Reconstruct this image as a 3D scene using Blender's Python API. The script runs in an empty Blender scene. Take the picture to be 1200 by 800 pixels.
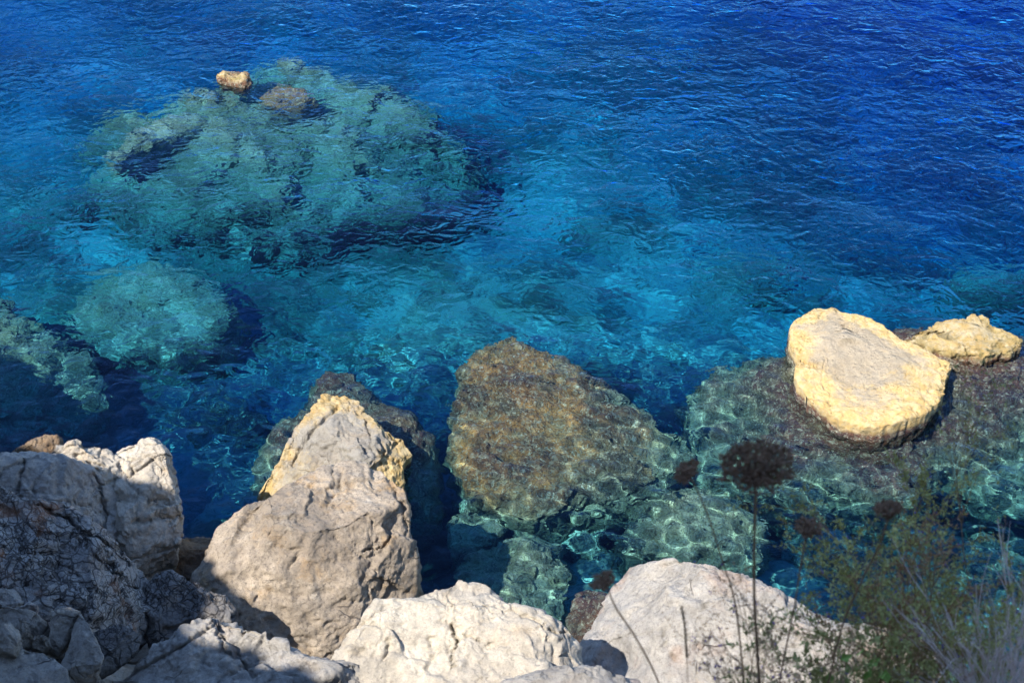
import bpy, bmesh, math, random
import numpy as np
from mathutils import Vector

sc = bpy.context.scene
R = math.radians

# ------------------------------------------------------------------ camera, sky, sun, exposure
H, PITCH, LENS = 14.0, 38.0, 50.0
cam = bpy.data.objects.new('camera', bpy.data.cameras.new('camera'))
sc.collection.objects.link(cam); sc.camera = cam
cam.location = (0, 0, H); cam.rotation_euler = (R(90 - PITCH), 0, 0)
cam.data.lens = LENS; cam.data.sensor_width = 36
cam.data.clip_start = 0.05; cam.data.clip_end = 6000
cam.data.dof.use_dof = True; cam.data.dof.focus_distance = 18.0; cam.data.dof.aperture_fstop = 15

SUN_AZ, SUN_EL = 229.0, 52.0          # compass style: 0 = +Y, clockwise
world = bpy.data.worlds.new('World'); sc.world = world; world.use_nodes = True
wt = world.node_tree
sky = wt.nodes.new('ShaderNodeTexSky'); sky.sky_type = 'NISHITA'; sky.sun_disc = False
sky.sun_elevation = R(SUN_EL); sky.sun_rotation = R(SUN_AZ); sky.air_density = 1.0; sky.dust_density = 0.0; sky.ozone_density = 4.0
wt.links.new(sky.outputs[0], wt.nodes['Background'].inputs[0])
wt.nodes['Background'].inputs[1].default_value = 0.15
sunl = bpy.data.lights.new('sun', 'SUN'); sunl.energy = 4.8; sunl.angle = R(0.5); sunl.color = (1.0, .93, .82)
sun = bpy.data.objects.new('sun', sunl); sc.collection.objects.link(sun)
SD = np.array([math.sin(R(SUN_AZ)) * math.cos(R(SUN_EL)), math.cos(R(SUN_AZ)) * math.cos(R(SUN_EL)), math.sin(R(SUN_EL))])
sun.rotation_euler = Vector(SD).to_track_quat('Z', 'Y').to_euler()
sun.location = (-8, -8, 30)
sunl.cycles.is_caustics_light = True
vs = sc.view_settings
vs.view_transform = 'Standard'; vs.look = 'None'; vs.exposure = 1.1; vs.gamma = 1.0
cy = sc.cycles
cy.use_denoising = True
cy.max_bounces = 8; cy.diffuse_bounces = 3; cy.glossy_bounces = 3; cy.transmission_bounces = 6
cy.volume_bounces = 0; cy.transparent_max_bounces = 12; cy.sample_clamp_indirect = 8; cy.sample_clamp_direct = 0

# ------------------------------------------------------------------ pixel <-> place (surveying helpers, photo pixels 1200 x 800)
FPX = 1200 * LENS / 36.0
CP, SP = math.cos(R(PITCH)), math.sin(R(PITCH))
CAM = np.array([0, 0, H])
def ray(px, py):
    u = (np.asarray(px, float) - 600) / FPX; v = -(np.asarray(py, float) - 400) / FPX
    d = np.stack([u, CP + v * SP, -SP + v * CP], -1)
    return d / np.linalg.norm(d, axis=-1, keepdims=True)
def at_z(px, py, z=0.0):
    d = ray(px, py); t = (z - H) / d[..., 2]
    return CAM + d * t[..., None]
def under(px, py, z):
    """the place at depth z that shows at this pixel through the (flat) water"""
    d = ray(px, py); s = at_z(px, py, 0.0)
    hx = np.linalg.norm(d[..., :2], axis=-1); st = hx / 1.333
    k = -np.asarray(z, float) * (st / np.sqrt(1 - st * st)) / hx
    q = s.copy(); q[..., 0] += d[..., 0] * k; q[..., 1] += d[..., 1] * k; q[..., 2] = z
    return q
def at_y(px, py, y):
    d = ray(px, py); return CAM + d * (y / d[..., 1])
def to_px(p):
    q = p - CAM
    f = q[..., 1] * CP - q[..., 2] * SP; up = q[..., 1] * SP + q[..., 2] * CP
    return 600 + FPX * q[..., 0] / f, 400 - FPX * up / f

# ------------------------------------------------------------------ noise
_r = np.random.default_rng(7)
_perm = np.concatenate([_r.permutation(256)] * 3)
_g = _r.normal(size=(256, 3)); _g /= np.linalg.norm(_g, axis=1, keepdims=True)
_jit = _r.random((256, 3))
def perlin(p):
    i = np.floor(p).astype(int); f = p - i; i &= 255
    u = f * f * f * (f * (f * 6 - 15) + 10)
    out = 0
    for dx in (0, 1):
        wx = u[..., 0] if dx else 1 - u[..., 0]
        for dy in (0, 1):
            wy = u[..., 1] if dy else 1 - u[..., 1]
            for dz in (0, 1):
                wz = u[..., 2] if dz else 1 - u[..., 2]
                h = _perm[_perm[_perm[i[..., 0] + dx] + i[..., 1] + dy] + i[..., 2] + dz]
                g = _g[h]
                out = out + wx * wy * wz * (g[..., 0] * (f[..., 0] - dx) + g[..., 1] * (f[..., 1] - dy) + g[..., 2] * (f[..., 2] - dz))
    return out * 1.6
def fbm(p, octv=5, gain=.5):
    s = 0; a = 1.0
    for k in range(octv):
        s = s + a * perlin(p + 17.3 * k); p = p * 2.03; a *= gain
    return s
def ridged(p, octv=4, gain=.5):
    s = 0; a = 1.0
    for k in range(octv):
        s = s + a * (1 - 2 * np.abs(perlin(p + 31.7 * k))); p = p * 2.07; a *= gain
    return s
def worley(p):
    i = np.floor(p).astype(int); f = p - i
    f1 = np.full(p.shape[:-1], 9.0); f2 = f1.copy(); cid = np.zeros(p.shape[:-1], int)
    for dx in (-1, 0, 1):
        for dy in (-1, 0, 1):
            for dz in (-1, 0, 1):
                h = _perm[_perm[_perm[(i[..., 0] + dx) & 255] + ((i[..., 1] + dy) & 255)] + ((i[..., 2] + dz) & 255)]
                q = _jit[h] + np.array([dx, dy, dz]) - f
                d = np.sqrt((q * q).sum(-1))
                m = d < f1
                f2 = np.where(m, f1, np.minimum(f2, d)); cid = np.where(m, h, cid); f1 = np.where(m, d, f1)
    return f1, f2, cid
_rd = _r.normal(size=(256, 3)); _rd /= np.linalg.norm(_rd, axis=1, keepdims=True)
def chips(p):
    """piecewise flat facets, each tilted its own way, like fresh fracture faces"""
    i = np.floor(p).astype(int); f = p - i
    f1 = np.full(p.shape[:-1], 9.0); f2 = f1.copy(); val = np.zeros(p.shape[:-1])
    for dx in (-1, 0, 1):
        for dy in (-1, 0, 1):
            for dz in (-1, 0, 1):
                h = _perm[_perm[_perm[(i[..., 0] + dx) & 255] + ((i[..., 1] + dy) & 255)] + ((i[..., 2] + dz) & 255)]
                q = _jit[h] + np.array([dx, dy, dz]) - f
                d = np.sqrt((q * q).sum(-1)); m = d < f1
                f2 = np.where(m, f1, np.minimum(f2, d)); f1 = np.where(m, d, f1)
                val = np.where(m, (q * _rd[h]).sum(-1) + .6 * (_jit[h, 2] - .5), val)
    return val * smooth(0, .05, f2 - f1)
def smooth(a, b, x):
    t = np.clip((x - a) / (b - a), 0, 1); return t * t * (3 - 2 * t)

# ------------------------------------------------------------------ mesh helpers
def link(o, parent=None):
    sc.collection.objects.link(o)
    if parent is not None: o.parent = parent
    return o
def tag(o, label=None, cat=None, group=None, kind=None):
    if label: o['label'] = label
    if cat: o['category'] = cat
    if group: o['group'] = group
    if kind: o['kind'] = kind
    return o
def mesh_from(name, v, faces, material, smooth_=True, loc=(0, 0, 0), parent=None, attrs=None):
    """faces: int array (n,3) or (n,4)"""
    me = bpy.data.meshes.new(name)
    v = np.asarray(v, 'f') - np.asarray(loc, 'f'); faces = np.asarray(faces, 'i'); k = faces.shape[1]
    me.vertices.add(len(v)); me.vertices.foreach_set('co', v.ravel())
    me.loops.add(faces.size); me.loops.foreach_set('vertex_index', faces.ravel())
    me.polygons.add(len(faces)); me.polygons.foreach_set('loop_start', np.arange(0, faces.size, k, dtype='i'))
    me.polygons.foreach_set('use_smooth', np.full(len(faces), smooth_))
    me.update(calc_edges=True)
    for an, av in (attrs or {}).items():
        a = me.attributes.new(an, 'FLOAT', 'POINT'); a.data.foreach_set('value', np.asarray(av, 'f'))
    me.materials.append(material)
    o = bpy.data.objects.new(name, me); o.location = loc
    return link(o, parent)
_ico = {}
def ico(n):
    if n not in _ico:
        bm = bmesh.new(); bmesh.ops.create_icosphere(bm, subdivisions=n, radius=1.0)
        bm.verts.ensure_lookup_table()
        v = np.array([x.co[:] for x in bm.verts]); f = np.array([[q.index for q in x.verts] for x in bm.faces])
        bm.free(); _ico[n] = (v / np.linalg.norm(v, axis=1, keepdims=True), f)
    return _ico[n]
def vnormals(v, f):
    n = np.cross(v[f[:, 1]] - v[f[:, 0]], v[f[:, 2]] - v[f[:, 0]])
    out = np.zeros_like(v)
    for k in range(3):
        for c in range(3): out[:, c] += np.bincount(f[:, k], n[:, c], len(v))
    return out / (np.linalg.norm(out, axis=1, keepdims=True) + 1e-12)
def seg_dist(x, y, pl):
    d = np.full(x.shape, 1e9)
    for (x0, y0), (x1, y1) in zip(pl[:-1], pl[1:]):
        dx, dy = x1 - x0, y1 - y0; L = dx * dx + dy * dy + 1e-9
        t = np.clip(((x - x0) * dx + (y - y0) * dy) / L, 0, 1)
        d = np.minimum(d, np.hypot(x - x0 - t * dx, y - y0 - t * dy))
    return d

def rock(name, outline, anchor, mat, label=None, cat='rock', group=None, n=None, hf=.8, hb=.8, e=.75, ef=None, sub=6,
         facets=7, cut=(.62, .9), rough=1.0, cracks=(), crack=.5, seed=0, tilt=(0, 0), below=False, smoothr=.0,
         fine=1.0, cobble=0.0, flute=0.0, fs=None, bumps=(), strata=0.0, chip=1.0, parent=None, kind=None, wear=0.0):
    """A boulder: its outline lies in a plane through the anchor, with a rounded, faceted, weathered body of real
    thickness hf in front of that plane and hb behind it."""
    rg = np.random.default_rng(seed + 100)
    ol = np.array(outline, float)
    A = under(anchor[0], anchor[1], anchor[2]) if below else at_z(anchor[0], anchor[1], anchor[2])
    view = CAM - A; view /= np.linalg.norm(view)
    if n is None: N = view
    elif n == 'up': N = np.array([0, 0, 1.0])
    else: N = view * (1 - n) + np.array([0, 0, 1.0]) * n; N /= np.linalg.norm(N)
    if n == 'up' and below: P = under(ol[:, 0], ol[:, 1], np.full(len(ol), anchor[2]))
    else:
        d = ray(ol[:, 0], ol[:, 1]); t = ((A - CAM) @ N) / (d @ N); P = CAM + d * t[:, None]
    X = np.cross(np.array([0, 0, 1.0]), N)
    X = np.array([1.0, 0, 0]) if np.linalg.norm(X) < 1e-3 else X / np.linalg.norm(X)
    Y = np.cross(N, X)
    # area centroid
    px_, py_ = (P - A) @ X, (P - A) @ Y
    x1, y1 = np.roll(px_, -1), np.roll(py_, -1); cr = px_ * y1 - x1 * py_; ar = cr.sum() / 2
    cx, cyy = ((px_ + x1) * cr).sum() / (6 * ar), ((py_ + y1) * cr).sum() / (6 * ar)
    C = A + X * cx + Y * cyy
    px_, py_ = px_ - cx, py_ - cyy; x1, y1 = np.roll(px_, -1), np.roll(py_, -1)
    S = math.sqrt(abs(ar) / math.pi)
    v, f = ico(sub)
    th = np.arctan2(v[:, 1], v[:, 0]); TH = np.linspace(-np.pi, np.pi, 721)
    cth, sth = np.cos(TH)[:, None], np.sin(TH)[:, None]
    ex, ey = x1 - px_, y1 - py_
    den = cth * ey - sth * ex
    rr = (px_ * ey - py_ * ex) / np.where(np.abs(den) < 1e-9, 1e-9, den)
    uu = (px_ * sth - py_ * cth) / np.where(np.abs(den) < 1e-9, 1e-9, -den) * -1
    # parameter along the edge: solve r*(c,s) = p + u*e
    L2 = ex * ex + ey * ey
    uu = ((rr * cth - px_) * ex + (rr * sth - py_) * ey) / L2
    ok = (uu > -1e-6) & (uu < 1 + 1e-6) & (rr > 0)
    rad = np.where(ok, rr, 0).max(1)
    rad = np.where(rad <= 0, S, rad)
    if smoothr > 0:
        k = int(smoothr * 20) * 2 + 1; w = np.hanning(k + 2)[1:-1]; w /= w.sum()
        rad = np.convolve(np.concatenate([rad[-k:-1], rad, rad[1:k]]), w, 'same')[k - 1:-(k - 1)]
    r = np.interp(th, TH, rad)
    ef = ef or e
    c = np.sqrt(np.clip(1 - v[:, 2] ** 2, 0, 1)); z = v[:, 2]
    rho = np.where(z > 0, c ** ef, c ** e)
    hh = np.where(z > 0, np.abs(z) ** ef * hf, -np.abs(z) ** e * hb)
    lx, ly = r * rho * np.cos(th), r * rho * np.sin(th)
    hh = hh + np.where(z > 0, 1, 0) * (tilt[0] * lx + tilt[1] * ly) * np.minimum(1, np.abs(z) * 3)
    for (bx, by, bs, bh) in bumps:          # lumps given at photo pixels
        q = at_z(bx, by, anchor[2]) if not below else under(bx, by, anchor[2])
        dq = ray(bx, by) if not (below and n == 'up') else None
        if dq is not None: q = CAM + dq * (((A - CAM) @ N) / (dq @ N))
        ux, uy = (q - C) @ X, (q - C) @ Y
        hh = hh + (z > 0) * bh * np.exp(-((lx - ux) ** 2 + (ly - uy) ** 2) / (bs * bs))
    p = np.stack([lx, ly, hh], 1)
    warp = np.stack([fbm(p / S * 1.1 + seed * 3.1 + 5 * k, 3) for k in range(3)], 1)
    if facets:
        q = p + warp * S * .07
        for k in range(facets):
            a = rg.random() * 2 * np.pi; el = R(28 + 58 * rg.random())
            dd = np.array([math.cos(a) * math.cos(el), math.sin(a) * math.cos(el), math.sin(el)])
            sup = (p @ dd).max() * (cut[0] + (cut[1] - cut[0]) * rg.random())
            ex_ = np.clip(q @ dd - sup, 0, None)
            p = p - ex_[:, None] * dd * .88; q = q - ex_[:, None] * dd * .88
    W = C + p[:, :1] * X + p[:, 1:2] * Y + p[:, 2:] * N
    nn = vnormals(W, f)
    o3 = np.array([seed * 7.7, seed * 3.3, seed * 1.9])
    Pn = W + o3
    fs = fs or min(S, 1.1)
    disp = rough * (.055 * fs * fbm(Pn / fs * 1.3, 5) + .010 * fs * (ridged(Pn / fs * 2.0, 5) - .9) + .007 * fs * (ridged(Pn / fs * 7.0, 4) - .9))
    cw = .22 * np.stack([fbm(Pn / fs * 1.7 + 21 * k, 4) for k in range(3)], 1)
    disp = disp + chip * rough * (.11 * fs * chips(Pn / fs * 1.25 + cw) + .022 * fs * chips(Pn / fs * 3.1 + 1.4 * cw) + .013 * fs * chips(Pn / fs * 8.0 + 2 * cw))
    if strata:
        sd = W @ np.array([.35, .25, .9]) + .12 * fbm(Pn * 1.1, 3)
        q = sd / .22; fr = q - np.floor(q)
        disp = disp + strata * (smooth(0, .25, fr) - smooth(.75, 1, fr) - .5)
    if crack:
        wp = Pn / fs * 1.5 + .35 * np.stack([fbm(Pn / fs * 2 + 9 * k, 3) for k in range(3)], 1)
        f1, f2, cid = worley(wp * np.array([1, 1, 1.3]))
        g = np.exp(-((f2 - f1) / .07) ** 2)
        disp = disp - crack * g * .07 * fs * smooth(-.25, .35, fbm(Pn / fs * .9 + 40, 2)) + crack * (_jit[cid, 0] - .5) * .05 * fs
    if fine:
        disp = disp + fine * (.012 * fbm(Pn * 5.5, 4) - .02 * smooth(.25, .6, fbm(Pn * 7 + 3, 3)))
    if cobble:
        f1, f2, cid = worley(Pn * 5.2 + .5 * warp)
        f1b, f2b, _ = worley(Pn * 11 + .5 * warp)
        disp = disp + cobble * (.10 * (_jit[cid, 1] - .45) * smooth(0, .25, f2 - f1) + .06 * (.5 - f1) + .035 * (.5 - f1b))
    if flute:
        hs = 1 - np.abs(nn[:, 2])
        disp = disp + flute * hs * (.8 * fbm(Pn * np.array([6, 6, .8]), 3) + .5 * fbm(Pn * np.array([15, 15, 2.5]), 2))
    W = W + nn * disp[:, None]
    if cracks:
        X2, Y2 = to_px(W); fr = (z > -.15)
        for pl, wd, dp in cracks:
            wob = 5 * fbm(np.stack([X2 / 16, Y2 / 16, 0 * X2], 1) + seed, 4)
            ds = seg_dist(X2 + wob, Y2 - wob, pl) / (.45 + .9 * smooth(-.5, .6, fbm(np.stack([X2 / 9, Y2 / 9, 0 * X2], 1) + seed + 9, 2)))
            W = W - (fr * dp * .7 * np.exp(-(ds / (wd * .75)) ** 1.5))[:, None] * N
    o = mesh_from(name, W, f, mat, True, tuple(C), parent, {'rim': rho * (z > -.05) + (z <= -.05)})
    o.cycles.is_caustics_receiver = True
    tag(o, label, cat if parent is None else None, group, kind)
    return o

# ------------------------------------------------------------------ materials
class NT:
    def __init__(s, name):
        s.m = bpy.data.materials.new(name); s.m.use_nodes = True; s.t = s.m.node_tree
        s.b = s.t.nodes['Principled BSDF']; s.b.inputs['Roughness'].default_value = .85
        s.b.inputs['Specular IOR Level'].default_value = .3
        s.geo = s.t.nodes.new('ShaderNodeNewGeometry'); s.pos = s.geo.outputs['Position']
    def node(s, ty, **kw):
        n = s.t.nodes.new(ty)
        for k, v in kw.items(): setattr(n, k, v)
        return n
    def set(s, sock, val):
        if hasattr(val, 'is_output'): s.t.links.new(val, sock)
        else:
            if isinstance(val, tuple) and len(val) == 3 and len(sock.default_value) == 4: val = val + (1,)
            sock.default_value = val
    def noise(s, scale, detail=5, rough=.55, vec=None, dist=0):
        n = s.node('ShaderNodeTexNoise'); n.inputs['Scale'].default_value = scale; n.inputs['Detail'].default_value = detail
        n.inputs['Roughness'].default_value = rough; n.inputs['Distortion'].default_value = dist
        s.t.links.new(vec or s.pos, n.inputs['Vector']); return n.outputs['Fac']
    def noisecol(s, scale, detail=3, vec=None):
        n = s.node('ShaderNodeTexNoise'); n.inputs['Scale'].default_value = scale; n.inputs['Detail'].default_value = detail
        s.t.links.new(vec or s.pos, n.inputs['Vector']); return n.outputs['Color']
    def voro(s, scale, feature='F1', vec=None, out='Distance'):
        n = s.node('ShaderNodeTexVoronoi', feature=feature); n.inputs['Scale'].default_value = scale
        s.t.links.new(vec or s.pos, n.inputs['Vector']); return n.outputs[out]
    def math(s, op, a, b=None, c=None):
        n = s.node('ShaderNodeMath', operation=op); s.set(n.inputs[0], a)
        if b is not None: s.set(n.inputs[1], b)
        if c is not None: s.set(n.inputs[2], c)
        return n.outputs[0]
    def vmath(s, op, a, b=None, scale=None):
        n = s.node('ShaderNodeVectorMath', operation=op); s.set(n.inputs[0], a)
        if b is not None: s.set(n.inputs[1], b)
        if scale is not None: n.inputs['Scale'].default_value = scale
        return n.outputs[0]
    def ramp(s, x, a, b, lo=0.0, hi=1.0):
        n = s.node('ShaderNodeMapRange'); n.interpolation_type = 'SMOOTHSTEP'
        s.set(n.inputs[0], x); s.set(n.inputs[1], a); s.set(n.inputs[2], b); s.set(n.inputs[3], lo); s.set(n.inputs[4], hi)
        return n.outputs[0]
    def mix(s, f, a, b, mode='MIX'):
        n = s.node('ShaderNodeMix', data_type='RGBA', blend_type=mode)
        s.set(n.inputs[0], f); s.set(n.inputs[6], a); s.set(n.inputs[7], b); return n.outputs[2]
    def warp(s, scale, amt):
        c = s.vmath('SUBTRACT', s.noisecol(scale), (.5, .5, .5))
        return s.vmath('ADD', s.pos, s.vmath('SCALE', c, scale=amt))
    def z(s):
        n = s.node('ShaderNodeSeparateXYZ'); s.t.links.new(s.pos, n.inputs[0]); return n.outputs[2]
    def bump(s, h, strength, dist, prev=None):
        n = s.node('ShaderNodeBump'); n.inputs['Strength'].default_value = strength; n.inputs['Distance'].default_value = dist
        s.t.links.new(h, n.inputs['Height'])
        if prev is not None: s.t.links.new(prev, n.inputs['Normal'])
        return n.outputs[0]
    def done(s, col, nrm=None, rough=None):
        s.set(s.b.inputs['Base Color'], col)
        if nrm is not None: s.t.links.new(nrm, s.b.inputs['Normal'])
        if rough is not None: s.set(s.b.inputs['Roughness'], rough)
        return s.m

REEF_BROWN, REEF_RED, REEF_OLIVE, REEF_PALE, REEF_DARK = (.29, .175, .095), (.46, .22, .07), (.30, .30, .18), (.56, .56, .40), (.05, .036, .034)
def reef_color(N, zone_shift=0.0, pale=.5, red=.5, purple=False):
    REEF_BROWN = (.17, .085, .04) if not purple else (.13, .062, .055)
    """algae-covered limestone: red-brown near the surface, olive and pale further down, dark tufts between"""
    z = N.z(); w = N.warp(1.6, .5)
    zz = N.math('ADD', N.math('ADD', z, zone_shift), N.math('MULTIPLY', N.math('SUBTRACT', N.noise(1.1, 4), .5), .9))
    shallow = N.ramp(zz, -.75, -.18)
    base = N.mix(N.ramp(N.noise(2.2, 6, .65, w), .40, .62), REEF_OLIVE, tuple(pale * c + (1 - pale) * d for c, d in zip(REEF_PALE, REEF_OLIVE)))
    br = N.mix(N.ramp(N.noise(.85, 5, .6, w), .42, .56), REEF_BROWN, tuple(red * c + (1 - red) * d for c, d in zip(REEF_RED, REEF_BROWN)))
    br = N.mix(N.ramp(N.noise(3.1, 4, .6), .55, .7, 0, .7), br, (.30, .25, .15))
    c = N.mix(shallow, base, br)
    c = N.mix(N.ramp(N.noise(.75, 5, .65, N.warp(.6, .8)), .50, .62, 0, .6), c, tuple(.45 * x for x in REEF_OLIVE))
    cell = N.voro(19, vec=N.warp(5, .16), out='Color')
    v = N.node('ShaderNodeSeparateColor'); N.t.links.new(cell, v.inputs[0])
    c = N.mix(N.ramp(v.outputs[0], .55, .9, 0, .35), c, REEF_DARK)
    c = N.mix(N.ramp(v.outputs[1], .6, .95, 0, .4), c, (.46, .42, .30))
    c = N.mix(N.ramp(N.noise(3.0, 7, .78, w), .52, .68, 0, .6), c, REEF_DARK)
    c = N.mix(N.ramp(N.noise(22, 4, .75), .50, .64, 0, .65), c, REEF_DARK)
    c = N.mix(N.ramp(N.noise(17, 5, .75, w), .53, .66, 0, .75), c, (.62, .58, .45))
    return c
def make_reef(name, **kw):
    N = NT(name); c = reef_color(N, **kw)
    b = N.bump(N.voro(22, vec=N.warp(3, .2)), .8, .04); b = N.bump(N.noise(18, 6, .7), 1.0, .06, b)
    return N.done(c, b, .9)

def limestone(name, light=(.52, .46, .38), grey=(.36, .34, .32), ochre=(.50, .31, .14), ochre_amt=.45, dark=(.10, .09, .085),
              dark_amt=.4, netcrack=0.0, yellow_top=None, white=.4, algae=True, pit=.5, redsoil=0.0, yscale=1.0, rim=(.50, .34, .12), bk=1.0, rimstain=None):
    N = NT(name); w = N.warp(1.5, .35); w2 = N.warp(5, .12)
    c = N.mix(N.ramp(N.noise(.9, 6, .6), .38, .62), light, grey)
    c = N.mix(N.ramp(N.noise(4.5, 6, .7, w), .42, .66, 0, .6), c, tuple(x * .72 for x in grey))
    c = N.mix(N.ramp(N.noise(1.9, 6, .65, w), .52, .68, 0, ochre_amt), c, ochre)
    c = N.mix(N.ramp(N.noise(3.2, 6, .7), .56, .66, 0, white), c, (.66, .62, .55))
    c = N.mix(N.ramp(N.noise(.55, 6, .7, N.warp(.7, .6)), .50, .60, 0, .55), c, tuple(x * .62 for x in grey))
    bed = N.vmath('MULTIPLY', N.vmath('ADD', w2, N.vmath('SCALE', w, scale=.0)), (.9, 1.6, 6.5))
    bedn = N.noise(1.6, 5, .6, bed)
    c = N.mix(N.ramp(bedn, .56, .66, 0, .4), c, tuple(x * .7 for x in grey))
    spk = N.noise(26, 6, .75)
    c = N.mix(N.ramp(spk, .50, .64, 0, dark_amt), c, dark)
    c = N.mix(N.ramp(N.noise(60, 3, .7), .35, .65, 0, .35), c, tuple(x * .6 for x in grey))
    # thin weathered fissures
    e1 = N.voro(1.7, 'DISTANCE_TO_EDGE', w); e2 = N.voro(5.5, 'DISTANCE_TO_EDGE', w2)
    m1 = N.math('MULTIPLY', N.ramp(e1, .006, .016, 1, 0), N.ramp(N.noise(1.3, 2), .57, .66))
    m2 = N.math('MULTIPLY', N.ramp(e2, .02, .06, 1, 0), N.ramp(N.noise(2.1, 3), .66 - .42 * netcrack, .78 - .42 * netcrack))
    fis = N.math('MAXIMUM', m1, m2)
    c = N.mix(N.math('MULTIPLY', fis, .75), c, dark)
    if netcrack:
        st = N.vmath('MULTIPLY', N.warp(2.5, .45), (1.5, .75, 2.0))
        e3 = N.voro(8, 'DISTANCE_TO_EDGE', st)
        m3 = N.math('MULTIPLY', N.ramp(e3, .03, .09, 1, 0), N.ramp(N.noise(1.0, 3), .40, .55))
        fis = N.math('MAXIMUM', fis, m3)
        c = N.mix(N.math('MULTIPLY', m3, .8), c, dark)
    if redsoil:
        c = N.mix(N.math('MULTIPLY', N.ramp(N.noise(1.4, 5, .6), .55, .68), redsoil), c, (.42, .16, .05))
    if yellow_top is not None:
        zz = N.math('ADD', N.z(), N.math('MULTIPLY', N.math('SUBTRACT', N.noise(2.2, 5, .6), .5), .55 * yscale))
        c = N.mix(N.ramp(zz, yellow_top - .22, yellow_top + .2, .92, 0), c, N.mix(N.ramp(N.noise(7, 6, .7), .4, .62), rim, (.58, .49, .32)))
        c = N.mix(N.math('MULTIPLY', N.ramp(N.z(), .12, .30, 1, 0), N.ramp(N.noise(9, 5, .7), .35, .6)), c, (.30, .24, .10))
    if rimstain:
        ra = N.node('ShaderNodeAttribute'); ra.attribute_name = 'rim'
        e_ = N.math('ADD', ra.outputs['Fac'], N.math('MULTIPLY', N.math('SUBTRACT', N.noise(1.3, 7, .7), .5), 2.2))
        c = N.mix(N.ramp(e_, rimstain - .2, rimstain + .2, .1, .85), c, N.mix(N.ramp(N.noise(8, 6, .7), .4, .62), rim, (.66, .52, .28)))
        c = N.mix(N.math('MULTIPLY', N.ramp(e_, .6, .9), N.math('MULTIPLY', N.ramp(N.noise(13, 5, .75), .60, .66), N.ramp(N.noise(2.2, 2), .45, .6))), c, (.20, .13, .06))
    if algae:
        zz = N.math('ADD', N.z(), N.math('MULTIPLY', N.math('SUBTRACT', N.noise(3.5, 5, .6), .5), .22))
        c = N.mix(N.ramp(zz, .05, .17, 1, 0), c, reef_color(N, .25, .5, .25, True))
    b = N.bump(N.noise(7, 9, .74, w), .8 * (.4 + .6 * bk), .05)
    rn = N.node('ShaderNodeTexNoise', noise_type='RIDGED_MULTIFRACTAL'); rn.inputs['Scale'].default_value = 5.5; rn.inputs['Detail'].default_value = 7; rn.inputs['Roughness'].default_value = .6
    N.t.links.new(w2, rn.inputs['Vector']); b = N.bump(rn.outputs['Fac'], 1.0 * bk, .045, b)
    ch = N.node('ShaderNodeTexVoronoi', distance='CHEBYCHEV'); ch.inputs['Scale'].default_value = 8; N.t.links.new(w2, ch.inputs['Vector'])
    b = N.bump(ch.outputs['Distance'], .5 * bk, .05, b)
    b = N.bump(bedn, .6 * bk, .06, b)
    b = N.bump(N.noise(30, 7, .85), 1.0, .03, b)
    pits = N.ramp(N.voro(13, vec=w2), .0, .35)
    b = N.bump(N.math('MULTIPLY', pits, N.ramp(N.noise(2.5, 3), .45, .6)), pit, .03, b)
    b = N.bump(N.math('SUBTRACT', 1.0, fis), .8, .03, b)
    return N.done(c, b, .9)

M_pale = limestone('pale_limestone', light=(.78, .70, .58), grey=(.60, .54, .46), ochre=(.56, .38, .20), ochre_amt=.35, dark_amt=.22, white=.6)
M_tan = limestone('tan_limestone', light=(.62, .52, .41), grey=(.42, .35, .28), ochre=(.50, .32, .15), ochre_amt=.75, dark_amt=.62, white=.35)
M_grey = limestone('grey_limestone', light=(.56, .52, .47), grey=(.44, .42, .40), ochre=(.46, .30, .18), ochre_amt=.25, dark_amt=.4, white=.3, redsoil=.2)
M_crackd = limestone('cracked_limestone', light=(.56, .53, .50), grey=(.42, .40, .39), ochre=(.45, .27, .15), ochre_amt=.3, dark_amt=.65, netcrack=1.0, white=.25, redsoil=.55, dark=(.06, .055, .055))
M_dark = limestone('dark_limestone', light=(.38, .36, .34), grey=(.29, .28, .28), ochre_amt=.2, dark_amt=.5, netcrack=.6, white=.15, dark=(.05, .045, .045))
M_brown = limestone('brown_limestone', light=(.34, .24, .15), grey=(.22, .17, .13), ochre=(.45, .25, .10), ochre_amt=.6, dark_amt=.4, white=.1)
M_tide = limestone('tidemark_limestone', light=(.40, .385, .36), grey=(.32, .315, .31), ochre_amt=.2, dark_amt=.3, yellow_top=.40, white=.25, rimstain=.86)
M_islet = limestone('islet_limestone', light=(.54, .45, .33), grey=(.44, .38, .30), ochre=(.52, .38, .19), ochre_amt=.3, dark_amt=.3, rimstain=.66, white=.15, yscale=.5, pit=.7, rim=(.60, .41, .15), bk=.6)
M_islet2 = limestone('low_islet_limestone', light=(.56, .45, .27), grey=(.46, .36, .21), ochre=(.62, .44, .2), ochre_amt=.4, dark_amt=.12, yellow_top=.35, white=.3, yscale=.4)
M_stone = limestone('loose_stone', light=(.50, .44, .37), grey=(.40, .37, .34), ochre=(.52, .33, .18), ochre_amt=.5, dark_amt=.25, white=.3, algae=False)
M_reef = make_reef('algae_reef', zone_shift=0.24, red=1.0)
M_reef_olive = make_reef('olive_reef', zone_shift=-.7, pale=.6)
M_reef_pale = make_reef('pale_reef', zone_shift=-1.2, pale=1.0)
M_reef_mound = make_reef('mound_reef', zone_shift=-.15, pale=1.2, red=.25, purple=True)
M_reef_purple = make_reef('purple_reef', zone_shift=.34, red=.12, purple=True, pale=.5)

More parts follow.
